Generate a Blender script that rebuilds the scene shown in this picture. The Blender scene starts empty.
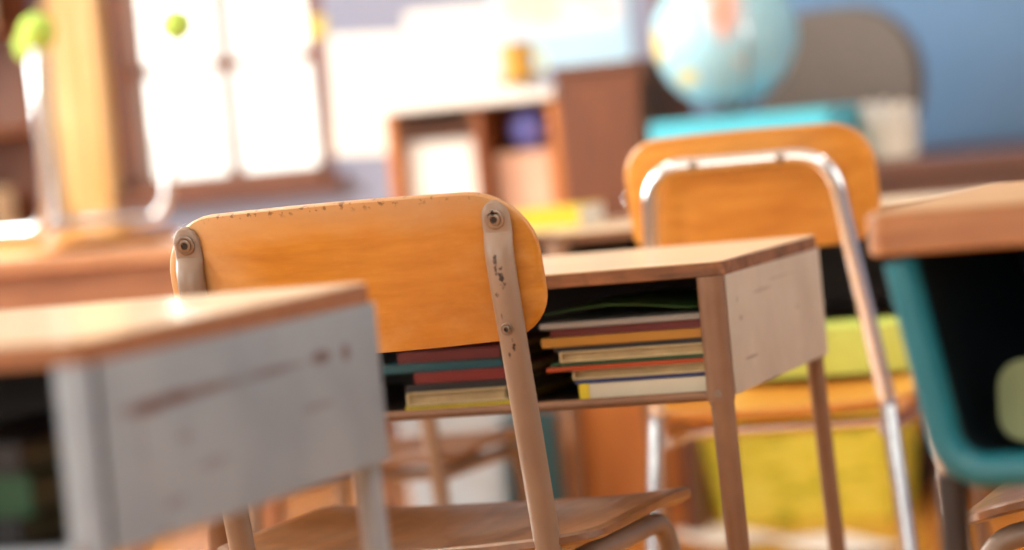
import bpy, bmesh, math, random
from mathutils import Vector, Matrix
random.seed(7)
S = bpy.context.scene
COL = S.collection
PI = math.pi
R = math.radians

# ------------------------------------------------------------------ camera
CAM_H = 0.817
yaw, pitch, roll, F_PX = 0.3279, 0.0458, 0.0946, 3069.6
cy, sy, cp, sp = math.cos(yaw), math.sin(yaw), math.cos(pitch), math.sin(pitch)
fw = Vector((-sy*cp, cy*cp, -sp)); rt = Vector((cy, sy, 0)); up = rt.cross(fw)
rt2 = math.cos(roll)*rt - math.sin(roll)*up
up2 = math.sin(roll)*rt + math.cos(roll)*up
cam_d = bpy.data.cameras.new('camera')
cam = bpy.data.objects.new('camera', cam_d); COL.objects.link(cam)
m = Matrix((rt2, up2, -fw)).transposed().to_4x4(); m.translation = (0, 0, CAM_H)
cam.matrix_world = m
cam_d.sensor_width = 36; cam_d.lens = F_PX/1024*36
cam_d.clip_start = .05; cam_d.clip_end = 60
cam_d.dof.use_dof = True
cam_d.dof.focus_distance = 2.98
cam_d.dof.aperture_fstop = 2.6
S.camera = cam

# ------------------------------------------------------------------ world, light, exposure
S.view_settings.view_transform = 'Standard'; S.view_settings.look = 'None'
S.view_settings.gamma = 1; S.view_settings.use_curve_mapping = False
S.view_settings.exposure = 0.34
S.cycles.max_bounces = 8; S.cycles.diffuse_bounces = 5
S.cycles.sample_clamp_indirect = 8
W = bpy.data.worlds.new('daylight'); S.world = W; W.use_nodes = True
bg = W.node_tree.nodes['Background']; bg.inputs[0].default_value = (1.0, .955, .87, 1); bg.inputs[1].default_value = 2.3

def area(name, loc, direction, sx, sz, power, col):
    l = bpy.data.lights.new(name, 'AREA'); l.shape = 'RECTANGLE'; l.size = sx; l.size_y = sz
    l.energy = power; l.color = col
    o = bpy.data.objects.new(name, l); COL.objects.link(o); o.location = loc
    o.rotation_euler = Vector(direction).to_track_quat('-Z', 'Z').to_euler()
    return o
# area lamps added for daylight at unseen windows: side walls and behind the camera
area('daylight_lamp_left', (-4.75, 4.2, 1.75), (1, 0, -.15), 4.6, 1.7, 430, (1, .97, .92))
area('daylight_lamp_left', (-4.75, 0.4, 1.75), (1, 0, -.1), 2.4, 1.7, 70, (1, .96, .9))
area('daylight_lamp_rear', (-1.2, -2.7, 1.7), (0, 1, -.08), 4.0, 1.7, 70, (1, .95, .86))
area('daylight_lamp_right', (2.75, 3.4, 1.75), (-1, 0, -.1), 4.4, 1.7, 32, (.86, .93, 1))
ADDED_LAMPS = [(-2.6, 1.2), (-2.6, 5.0), (.4, 1.2), (.4, 5.0)]

# ------------------------------------------------------------------ helpers
class MB:
    def __init__(s): s.v = []; s.f = []
    def add(s, vs, fs, mx=None):
        o = len(s.v)
        s.v += [tuple(mx @ Vector(p)) if mx else tuple(p) for p in vs]
        s.f += [[i+o for i in f] for f in fs]; return s
    def box(s, x0, x1, y0, y1, z0, z1, mx=None):
        return s.add([(x0,y0,z0),(x1,y0,z0),(x1,y1,z0),(x0,y1,z0),(x0,y0,z1),(x1,y0,z1),(x1,y1,z1),(x0,y1,z1)],
                     [(0,3,2,1),(4,5,6,7),(0,1,5,4),(1,2,6,5),(2,3,7,6),(3,0,4,7)], mx)
    def tube(s, pts, r, n=14, closed=False, mx=None, ref=None):
        """r: number, list of numbers, or list of (r_side, r_ref)"""
        P = [Vector(p) for p in pts]; k = len(P)
        rr = r if isinstance(r, (list, tuple)) else [r]*k
        vs = []; fs = []; nrm = None
        for i, p in enumerate(P):
            if closed: t = (P[(i+1) % k]-P[i-1]).normalized()
            else: t = (P[min(i+1, k-1)]-P[max(i-1, 0)]).normalized()
            if nrm is None:
                a = Vector(ref) if ref else (Vector((0, 0, 1)) if abs(t.z) < .9 else Vector((0, 1, 0)))
                nrm = (a-t*a.dot(t)).normalized()
            else: nrm = (nrm-t*nrm.dot(t)).normalized()
            b = t.cross(nrm)
            ra, rb = rr[i] if isinstance(rr[i], (list, tuple)) else (rr[i], rr[i])
            for j in range(n):
                a = 2*PI*j/n; vs.append(tuple(p+b*(math.cos(a)*ra)+nrm*(math.sin(a)*rb)))
        m_ = k if closed else k-1
        for i in range(m_):
            for j in range(n):
                a = i*n+j; b_ = i*n+(j+1) % n; c = ((i+1) % k)*n+(j+1) % n; d = ((i+1) % k)*n+j
                fs.append((a, b_, c, d))
        if not closed:
            fs.append(tuple(range(n-1, -1, -1))); fs.append(tuple((k-1)*n+j for j in range(n)))
        return s.add(vs, fs, mx)
    def lathe(s, prof, n=32, mx=None):
        vs = []; fs = []
        for r, z in prof:
            for j in range(n):
                a = 2*PI*j/n; vs.append((r*math.cos(a), r*math.sin(a), z))
        for i in range(len(prof)-1):
            for j in range(n):
                fs.append((i*n+j, i*n+(j+1) % n, (i+1)*n+(j+1) % n, (i+1)*n+j))
        fs.append(tuple(range(n-1, -1, -1))); fs.append(tuple((len(prof)-1)*n+j for j in range(n)))
        return s.add(vs, fs, mx)
    def prism(s, out, z0, z1, mx=None):
        n = len(out)
        vs = [(x, y, z0) for x, y in out]+[(x, y, z1) for x, y in out]
        fs = [tuple(range(n-1, -1, -1)), tuple(range(n, 2*n))]+[(i, (i+1) % n, n+(i+1) % n, n+i) for i in range(n)]
        return s.add(vs, fs, mx)
    def shell(s, out, fmap, t, rings=(1, .985, .93, .8, .6, .4, .2), mx=None, edge=.45):
        """a bent plate: outline `out` (2D), surface fmap(u,v)->3D, thickness t, rounded rim"""
        n = len(out); vs = []; fs = []
        def nrm(u, v):
            e = 1e-3; p = Vector(fmap(u, v))
            return (Vector(fmap(u+e, v))-p).cross(Vector(fmap(u, v+e))-p).normalized()
        cx = sum(p[0] for p in out)/n; cy_ = sum(p[1] for p in out)/n
        for sgn in (1, -1):
            base = len(vs)
            for k, q in enumerate(rings):
                h = t/2*(edge if k == 0 else 1)
                for x, y in out:
                    u, v = cx+(x-cx)*q, cy_+(y-cy_)*q
                    vs.append(tuple(Vector(fmap(u, v))+nrm(u, v)*h*sgn))
            vs.append(tuple(Vector(fmap(cx, cy_))+nrm(cx, cy_)*t/2*sgn))
            for k in range(len(rings)-1):
                for i in range(n):
                    a, b, c, d = base+k*n+i, base+k*n+(i+1) % n, base+(k+1)*n+(i+1) % n, base+(k+1)*n+i
                    fs.append((a, b, c, d) if sgn > 0 else (d, c, b, a))
            l = base+(len(rings)-1)*n; cI = len(vs)-1
            for i in range(n):
                fs.append((l+i, l+(i+1) % n, cI) if sgn > 0 else (cI, l+(i+1) % n, l+i))
        H = len(rings)*n+1
        for i in range(n): fs.append((i, H+i, H+(i+1) % n, (i+1) % n))
        return s.add(vs, fs, mx)
    def build(s, name, mat, parent=None, bevel=0, seg=2, angle=35, label=None):
        me = bpy.data.meshes.new(name); me.from_pydata(s.v, [], s.f)
        bm = bmesh.new(); bm.from_mesh(me); bmesh.ops.recalc_face_normals(bm, faces=bm.faces); bm.to_mesh(me); bm.free()
        me.materials.append(mat)
        me.shade_smooth(); me.set_sharp_from_angle(angle=R(angle))
        o = bpy.data.objects.new(name, me); COL.objects.link(o)
        if parent: o.parent = parent
        if bevel:
            b = o.modifiers.new('bevel', 'BEVEL'); b.width = bevel; b.segments = seg; b.limit_method = 'ANGLE'; b.angle_limit = R(40); b.harden_normals = True
        if label: o['label'] = label
        return o

def rrect(w, h, r, n=6, bow=0, cx=0, cy=0):
    rs = r if isinstance(r, (list, tuple)) else [r]*4   # +x+y, -x+y, -x-y, +x-y
    pts = []
    for k, (sx, sy_) in enumerate(((1, 1), (-1, 1), (-1, -1), (1, -1))):
        q = rs[k]
        for j in range(n+1):
            a = PI/2*(k+j/n)
            pts.append((sx*(w/2-q)+q*math.cos(a), sy_*(h/2-q)+q*math.sin(a)))
        # subdivide the following straight edge
        nx = ((-1, 1), (-1, -1), (1, -1), (1, 1))[k]; q2 = rs[(k+1) % 4]; a = PI/2*(k+1)
        e = (nx[0]*(w/2-q2)+q2*math.cos(a), nx[1]*(h/2-q2)+q2*math.sin(a)); s0 = pts[-1]
        for j in range(1, 6):
            t = j/6; pts.append((s0[0]+(e[0]-s0[0])*t, s0[1]+(e[1]-s0[1])*t))
    if bow: pts = [(x, y+bow*(1-(2*x/w)**2)*(1 if y > 0 else -1)*abs(2*y/h)) for x, y in pts]
    return [(x+cx, y+cy) for x, y in pts]

def fillet(pts, r, n=6):
    P = [Vector(p) for p in pts]; out = [P[0]]
    for i in range(1, len(P)-1):
        a, b = (P[i-1]-P[i]), (P[i+1]-P[i]); ua, ub = a.normalized(), b.normalized()
        ang = ua.angle(ub); d = min(r/math.tan(ang/2), a.length*.49, b.length*.49)
        p0, p1 = P[i]+ua*d, P[i]+ub*d
        for j in range(n+1):
            t = j/n; out.append(p0*(1-t)**2+P[i]*2*t*(1-t)+p1*t*t)
    out.append(P[-1]); return out

def root(name, label, cat, loc=(0, 0, 0), rz=0, group=None):
    o = bpy.data.objects.new(name, None); COL.objects.link(o); o.location = loc; o.rotation_euler = (0, 0, R(rz))
    o.empty_display_size = .05
    return tag(o, label, cat, group)
def tag(o, label, cat, group=None):
    o['label'] = label; o['category'] = cat
    if group: o['group'] = group
    return o
def struct(o): o['kind'] = 'structure'; return o
def dup(o, parent=None, **kw):
    c = o.copy(); COL.objects.link(c)
    if parent: c.parent = parent
    for ch in list(o.children): dup(ch, c)
    for k, v in kw.items(): setattr(c, k, v)
    return c

# ------------------------------------------------------------------ materials
def newmat(name):
    mt = bpy.data.materials.new(name); mt.use_nodes = True
    nt = mt.node_tree; return mt, nt, nt.nodes['Principled BSDF']
def srgb(h):
    h = h.lstrip('#'); c = [int(h[i:i+2], 16)/255 for i in (0, 2, 4)]
    return tuple((x/12.92 if x <= .04045 else ((x+.055)/1.055)**2.4) for x in c)+(1,)
def noise(nt, scale, stretch=(1, 1, 1), detail=4, off=(0, 0, 0), rough=.55):
    tc = nt.nodes.new('ShaderNodeTexCoord'); mp = nt.nodes.new('ShaderNodeMapping')
    mp.inputs['Scale'].default_value = stretch; mp.inputs['Location'].default_value = off
    nz = nt.nodes.new('ShaderNodeTexNoise'); nz.inputs['Scale'].default_value = scale; nz.inputs['Detail'].default_value = detail
    nz.inputs['Roughness'].default_value = rough
    nt.links.new(tc.outputs['Object'], mp.inputs[0]); nt.links.new(mp.outputs[0], nz.inputs['Vector']); return nz
def ramp(nt, src, stops):
    r = nt.nodes.new('ShaderNodeValToRGB'); e = r.color_ramp.elements
    while len(e) < len(stops): e.new(.5)
    for i, (p, c) in enumerate(stops): e[i].position = p; e[i].color = c
    nt.links.new(src, r.inputs[0]); return r
def mix(nt, fac, a, b):
    x = nt.nodes.new('ShaderNodeMix'); x.data_type = 'RGBA'
    for sock, val in ((x.inputs[0], fac), (x.inputs[6], a), (x.inputs[7], b)):
        if hasattr(val, 'is_output') or hasattr(val, 'links'): nt.links.new(val, sock)
        else: sock.default_value = val
    return x.outputs[2]
BW = lambda a: (a, a, a, 1)
def marks(mat, spots, axes, col, nw=3, wscale=25):
    """worn or dirty spots of their own shape: ellipses (a, b, ra, rb, strength) in two object axes, edges broken by noise"""
    nt = mat.node_tree; b = nt.nodes['Principled BSDF']; src = b.inputs['Base Color'].links[0].from_socket
    tc = nt.nodes.new('ShaderNodeTexCoord'); sep = nt.nodes.new('ShaderNodeSeparateXYZ'); nt.links.new(tc.outputs['Object'], sep.inputs[0])
    nz = noise(nt, wscale, (1, 1, 1), 6, (2, 2, 2), .6)
    def mt_(op, a, b_, cl=False):
        k = nt.nodes.new('ShaderNodeMath'); k.operation = op; k.use_clamp = cl
        for s_, val in ((k.inputs[0], a), (k.inputs[1], b_)):
            if isinstance(val, (int, float)): s_.default_value = val
            else: nt.links.new(val, s_)
        return k.outputs[0]
    tot = None
    for a, b_, ra, rb, st_ in spots:
        da = mt_('DIVIDE', mt_('SUBTRACT', sep.outputs['XYZ'.index(axes[0])], a), ra)
        db = mt_('DIVIDE', mt_('SUBTRACT', sep.outputs['XYZ'.index(axes[1])], b_), rb)
        d2 = mt_('ADD', mt_('MULTIPLY', da, da), mt_('MULTIPLY', db, db))
        d3 = mt_('ADD', d2, mt_('MULTIPLY', mt_('SUBTRACT', nz.outputs[0], .5), nw))
        v = mt_('MULTIPLY', mt_('SUBTRACT', 1.15, d3, True), st_)
        tot = v if tot is None else mt_('MAXIMUM', tot, v)
    nt.links.new(mix(nt, tot, src, srgb(col)), b.inputs['Base Color'])
def plain(name, col, rough=.5, metal=0, var=.12, scale=12, bump=0, coat=0):
    mt, nt, b = newmat(name); c = srgb(col)
    nz = noise(nt, scale)
    d = tuple(x*(1-var) for x in c[:3])+(1,); l = tuple(min(1, x*(1+var)) for x in c[:3])+(1,)
    r = ramp(nt, nz.outputs[0], [(.3, d), (.7, l)])
    nt.links.new(r.outputs[0], b.inputs['Base Color'])
    b.inputs['Roughness'].default_value = rough; b.inputs['Metallic'].default_value = metal
    b.inputs['Coat Weight'].default_value = coat
    if bump:
        bp = nt.nodes.new('ShaderNodeBump'); bp.inputs['Strength'].default_value = bump; bp.inputs['Distance'].default_value = .002
        nt.links.new(nz.outputs[0], bp.inputs['Height']); nt.links.new(bp.outputs[0], b.inputs['Normal'])
    return mt
def wood(name, c1, c2, axis=0, rough=.4, coat=.3, scale=9, worn=None, worn_amt=.5, worn_scale=5, off=(0, 0, 0)):
    mt, nt, b = newmat(name)
    st = [9, 9, 9]; st[axis] = 1
    n1 = noise(nt, scale, tuple(st), 6, off, .6)
    c = ramp(nt, n1.outputs[0], [(.32, srgb(c1)), (.68, srgb(c2))]).outputs[0]
    if worn:
        n2 = noise(nt, worn_scale, (1, 1, 1), 7, (3, 1, 2), .62)
        w = ramp(nt, n2.outputs[0], [(.5, BW(0)), (.5+.25, BW(worn_amt))])
        c = mix(nt, w.outputs[0], c, srgb(worn))
        b_r = ramp(nt, n2.outputs[0], [(.4, BW(rough)), (.7, BW(min(1, rough+.25)))])
        nt.links.new(b_r.outputs[0], b.inputs['Roughness'])
    else: b.inputs['Roughness'].default_value = rough
    nt.links.new(c, b.inputs['Base Color'])
    b.inputs['Coat Weight'].default_value = coat; b.inputs['Coat Roughness'].default_value = .2
    bp = nt.nodes.new('ShaderNodeBump'); bp.inputs['Strength'].default_value = .12; bp.inputs['Distance'].default_value = .001
    nt.links.new(n1.outputs[0], bp.inputs['Height']); nt.links.new(bp.outputs[0], b.inputs['Normal'])
    return mt
def paint(name, c1, c2, chip, amount=.68, rough=.45, stretch=(1, 1, 1), scale=14, off=(0, 0, 0), metal=0):
    mt, nt, b = newmat(name)
    n1 = noise(nt, 7, (1, 1, 1), 5, off); c = ramp(nt, n1.outputs[0], [(.3, srgb(c1)), (.7, srgb(c2))]).outputs[0]
    n2 = noise(nt, scale, stretch, 8, off, .68)
    w = ramp(nt, n2.outputs[0], [(amount, BW(0)), (amount+.04, BW(1))])
    c = mix(nt, w.outputs[0], c, srgb(chip))
    nt.links.new(c, b.inputs['Base Color'])
    b.inputs['Roughness'].default_value = rough; b.inputs['Metallic'].default_value = metal
    bp = nt.nodes.new('ShaderNodeBump'); bp.inputs['Strength'].default_value = .15; bp.inputs['Distance'].default_value = .001; bp.invert = True
    nt.links.new(w.outputs[0], bp.inputs['Height']); nt.links.new(bp.outputs[0], b.inputs['Normal'])
    return mt
M = {}
M['back_ply'] = wood('orange_plywood', '#c9751c', '#e39a35', 0, .38, .35, 7, '#dda765', .5, 4.5)
M['seat_ply'] = wood('brown_seat_plywood', '#57351b', '#7c5230', 1, .3, .5, 6, '#94714a', .45, 5)
M['edge_ply'] = wood('plywood_edge', '#8a5a30', '#b98b58', 0, .6, 0, 14)
M['tan_metal'] = paint('tan_painted_steel', '#7a6758', '#927d6c', '#3a2418', .70, .38, (1, 1, 1), 26)
M['brown_metal'] = paint('worn_brown_painted_steel', '#6a4a35', '#8c6a50', '#3b2014', .64, .4, (1, 1, .5), 22)
M['panel_white'] = paint('worn_off_white_steel', '#a89c8d', '#c2b8a9', '#6b4c3c', .70, .5, (.5, .5, 1.5), 18, (4, 2, 1))
M['panel_grey'] = paint('worn_pale_grey_steel', '#7e8b97', '#97a3ad', '#6b4a40', .72, .5, (.4, .4, 2.2), 12, (2.2, 5, 1))
M['post_grey'] = paint('pale_grey_post_paint', '#8492a1', '#9eabb8', '#6a5046', .74, .4, (1, 1, 1), 14)
marks(M['panel_grey'], [(.125, .667, .105, .0050, 1), (.075, .6655, .04, .0060, 1), (.27, .668, .06, .0032, .7), (.35, .669, .022, .0055, .9), (.398, .668, .009, .0075, 1),
      (.12, .640, .015, .004, .4), (.10, .60, .02, .004, .45), (.16, .618, .03, .004, .35), (.34, .635, .03, .004, .4), (.06, .652, .004, .03, .3), (.08, .58, .012, .008, .4)], 'YZ', '#5b3a30', nw=1.6)
marks(M['panel_white'], [(.09, .555, .03, .002, .7), (.06, .60, .012, .004, .5), (.16, .622, .05, .003, .35), (.25, .63, .06, .002, .4), (.32, .59, .012, .003, .4), (.05, .62, .008, .006, .5)], 'YZ', '#77604f')
marks(M['tan_metal'], [(.1585, .697, .0022, .010, .9), (.1625, .686, .0025, .009, 1), (.164, .676, .002, .004, 1), (.156, .668, .002, .003, .9), (.1635, .618, .0018, .005, 1), (.1585, .609, .0015, .003, .8), (.157, .648, .001, .006, .6)], 'XZ', '#2c1a14', nw=7, wscale=260)
M['dark_metal_and_shade'] = plain('dark_enamel_and_shade', '#2b211d', .5)
M['desk_top'] = wood('desk_laminate', '#dcc198', '#f0dfc0', 0, .42, .35, 6)
for n_ in M['desk_top'].node_tree.nodes:
    if n_.type == 'BUMP': n_.inputs['Strength'].default_value = .015
    if n_.type == 'BSDF_PRINCIPLED': n_.inputs['Coat Roughness'].default_value = .06
M['desk_edge'] = wood('desk_wood_edge', '#5c3920', '#94603a', 0, .5, .1, 10, '#38261c', .9, 16)
M['screw'] = paint('screw_steel', '#6d6058', '#95867a', '#20160f', .62, .35, (1, 1, 1), 60, (0, 0, 0), .8)
M['screw_dark'] = plain('screw_recess', '#231a15', .6)
M['chrome'] = plain('chrome_tube', '#dfe2e6', .16, 1, .04)
M['rubber'] = plain('dark_rubber', '#1c1917', .7)
M['orange_ply'] = wood('orange_chair_ply', '#c07a26', '#da983e', 0, .35, .4, 7)
M['white_lam'] = plain('white_laminate', '#e9e4dc', .35, 0, .03)
M['page'] = plain('book_pages', '#a3906a', .85, 0, .15, 80)  # tone darkened to carry the shade on the book pile
M['paper'] = plain('white_paper', '#f2efe8', .75, 0, .02)

# floor: orange strip wood
mt, nt, b = newmat('orange_wood_floor')
br = nt.nodes.new('ShaderNodeTexBrick'); tc = nt.nodes.new('ShaderNodeTexCoord'); mp = nt.nodes.new('ShaderNodeMapping')
mp.inputs['Rotation'].default_value = (0, 0, PI/2)
nt.links.new(tc.outputs['Object'], mp.inputs[0]); nt.links.new(mp.outputs[0], br.inputs['Vector'])
br.inputs['Scale'].default_value = 1; br.inputs['Brick Width'].default_value = 1.1; br.inputs['Row Height'].default_value = .065
br.inputs['Mortar Size'].default_value = .0015; br.inputs['Color1'].default_value = srgb('#d68c2e'); br.inputs['Color2'].default_value = srgb('#c67a22')
br.inputs['Mortar'].default_value = srgb('#5a3312')
n1 = noise(nt, 4, (9, 1, 1), 6)
c = mix(nt, ramp(nt, n1.outputs[0], [(.35, BW(0)), (.75, BW(.45))]).outputs[0], br.outputs[0], srgb('#e0a75c'))
nt.links.new(c, b.inputs['Base Color']); b.inputs['Roughness'].default_value = .22; b.inputs['Coat Weight'].default_value = .4
M['floor'] = mt
M['wall'] = plain('blue_grey_wall_paint', '#8a90a6', .8, 0, .03, 3)
M['ceiling'] = plain('white_ceiling', '#ece8e0', .9, 0, .02, 3)
M['board'] = plain('blue_chalkboard', '#5a7ea4', .5, 0, .10, 2.5)
M['dark_wood'] = wood('dark_brown_wood', '#4a2715', '#6d3d22', 0, .4, .3, 6)
M['mid_wood'] = wood('warm_brown_wood', '#7e4f32', '#9c6a46', 0, .4, .3, 6)
M['mid_wood_v'] = wood('warm_brown_wood_upright', '#8a4f28', '#a8663a', 2, .4, .3, 6)
M['red_wood'] = wood('reddish_brown_wood', '#5c2f16', '#7a4321', 2, .55, .05, 6)
M['gold_wood'] = wood('golden_wood', '#e2b060', '#f3d090', 2, .45, .2, 5)
M['orange_wood'] = wood('orange_wood', '#b8692a', '#d4853c', 2, .4, .3, 6)
M['teal'] = plain('teal_plastic', '#0d6b7c', .38, 0, .06)
M['turq'] = plain('turquoise_card', '#52c6dc', .5, 0, .05)
M['yellow'] = plain('yellow_plastic', '#e5d33a', .45, 0, .06)
M['navy'] = plain('navy_cloth', '#141a28', .85)

# ------------------------------------------------------------------ room shell
X0, X1, Y0, Y1, ZC = -4.7, 2.7, -2.6, 7.0, 2.9
T = .12
def wall_with_holes(name, axis, pos, a0, a1, holes, mat):
    """upright wall; axis 'x' = plane x=pos (spans y), 'y' = plane y=pos (spans x); holes (a0,a1,z0,z1)"""
    mb = MB(); cuts = sorted(holes); cur = a0
    lo, hi = (pos, pos+T) if pos > 0 else (pos-T, pos)
    def bx(u0, u1, z0, z1):
        if u1-u0 < 1e-4 or z1-z0 < 1e-4: return
        if axis == 'x': mb.box(lo, hi, u0, u1, z0, z1)
        else: mb.box(u0, u1, lo, hi, z0, z1)
    for h in cuts:
        bx(cur, h[0], 0, ZC); bx(h[0], h[1], 0, h[2]); bx(h[0], h[1], h[3], ZC); cur = h[1]
    bx(cur, a1, 0, ZC)
    return struct(mb.build(name, mat))
BACKWIN = [(-3.385, -2.81, .76, 1.95)]
LEFTW = [(-.8, 1.6, .9, 2.6), (1.9, 6.5, .9, 2.6)]
RIGHTW = [(1.2, 5.6, .9, 2.6)]
REARW = [(-3.2, .8, .85, 2.55)]
struct(MB().box(X0-T, X1+T, Y0-T, Y1+T, -.1, 0).build('floor', M['floor']))
struct(MB().box(X0-T, X1+T, Y0-T, Y1+T, ZC, ZC+.1).build('ceiling', M['ceiling']))
wall_with_holes('wall_back', 'y', Y1, X0-T, X1+T, BACKWIN, M['wall'])
wall_with_holes('wall_front', 'y', Y0, X0-T, X1+T, REARW, M['wall'])
wall_with_holes('wall_left', 'x', X0, Y0, Y1, LEFTW, M['wall'])
wall_with_holes('wall_right', 'x', X1, Y0, Y1, RIGHTW, M['wall'])
glass, nt, b = newmat('window_glass')
nt.nodes.remove(b); g = nt.nodes.new('ShaderNodeBsdfGlossy'); g.inputs['Roughness'].default_value = .02
t_ = nt.nodes.new('ShaderNodeBsdfTransparent'); t_.inputs[0].default_value = (.97, .98, .97, 1)
lw = nt.nodes.new('ShaderNodeLayerWeight'); pw = nt.nodes.new('ShaderNodeMath'); pw.operation = 'POWER'; pw.inputs[1].default_value = 4
nt.links.new(lw.outputs['Facing'], pw.inputs[0]); lw.inputs['Blend'].default_value = .5
fr = nt.nodes.new('ShaderNodeMath'); fr.operation = 'MULTIPLY_ADD'; fr.inputs[1].default_value = .8; fr.inputs[2].default_value = .04; nt.links.new(pw.outputs[0], fr.inputs[0]); ms = nt.nodes.new('ShaderNodeMixShader')
nt.links.new(fr.outputs[0], ms.inputs[0]); nt.links.new(t_.outputs[0], ms.inputs[1]); nt.links.new(g.outputs[0], ms.inputs[2])
nt.links.new(ms.outputs[0], nt.nodes['Material Output'].inputs[0])
M['glass'] = glass
def window(n, axis, pos, a0, a1, z0, z1, nx, nz, mat, jamb=.045, bar=.018):
    r = bpy.data.objects.new('window_%d' % n, None); COL.objects.link(r); struct(r)
    def bx(mb, u0, u1, za, zb, d0=.02, d1=.10):
        s_ = 1 if pos > 0 else -1; lo, hi = sorted((pos+s_*d0, pos+s_*d1))
        if axis == 'x': mb.box(lo, hi, u0, u1, za, zb)
        else: mb.box(u0, u1, lo, hi, za, zb)
    f = MB(); bx(f, a0, a0+jamb, z0, z1, 0, .11); bx(f, a1-jamb, a1, z0, z1, 0, .11); bx(f, a0, a1, z1-jamb, z1, 0, .11); bx(f, a0, a1, z0, z0+jamb*.6, 0, .11)
    f.build('window_frame', mat, r, .003)
    mu = MB()
    for i in range(1, nx): c = a0+(a1-a0)*i/nx; bx(mu, c-bar/2, c+bar/2, z0, z1, .04, .07)
    for i in range(1, nz): c = z0+(z1-z0)*i/nz; bx(mu, a0, a1, c-bar/2, c+bar/2, .035, .075)
    mu.build('muntin', mat, r, .002)
    p_ = MB(); bx(p_, a0+.01, a1-.01, z0+.01, z1-.01, .053, .057); p_.build('pane', M['glass'], r)
    s2 = MB(); bx(s2, a0-.004, a1+.03, z0-.035, z0, -.06, .02); s2.build('window_sill', mat, r, .004)
window(1, 'y', Y1, *BACKWIN[0], 2, 4, M['red_wood'], bar=.030)
window(2, 'x', X0, *LEFTW[1], 4, 2, M['red_wood'])
window(3, 'x', X0, *LEFTW[0], 2, 2, M['red_wood'])
window(4, 'x', X1, *RIGHTW[0], 4, 2, M['red_wood'])
window(5, 'y', Y0, *REARW[0], 4, 2, M['red_wood'])
struct(MB().box(X0, X1, Y1-.018, Y1, 0, .11).build('baseboard_back', M['dark_wood'], bevel=.004))
struct(MB().box(X0, X0+.018, Y0, Y1-.02, 0, .11).build('baseboard_left', M['dark_wood'], bevel=.004))
struct(MB().box(X1-.018, X1, Y0, Y1-.02, 0, .11).build('baseboard_right', M['dark_wood'], bevel=.004))
struct(MB().box(-3.525, -3.392, Y1-.07, Y1, .11, ZC).box(-3.49, -3.43, Y1-.085, Y1-.07, .11, ZC).build('trim_1', M['gold_wood'], bevel=.004))
# unseen ceiling lamps, added to brighten the surfaces below
em, nt, b = newmat('added_lamp_diffuser'); b.inputs['Emission Color'].default_value = (1, .95, .86, 1); b.inputs['Emission Strength'].default_value = 14
lamp0 = None
for i, (x, y) in enumerate(ADDED_LAMPS):
    if lamp0 is None:
        lamp0 = root('added_ceiling_light', 'added fluorescent ceiling light, out of view', 'ceiling light', (x, y, ZC), 0, 'added ceiling lights')
        MB().box(-.12, .12, -.62, .62, -.06, 0).build('added_lamp_housing', M['white_lam'], lamp0, .01)
        MB().prism(rrect(.20, 1.18, .03), -.085, -.06).build('added_diffuser', em, lamp0, .008)
    else: dup(lamp0, location=(x, y, ZC))

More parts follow.
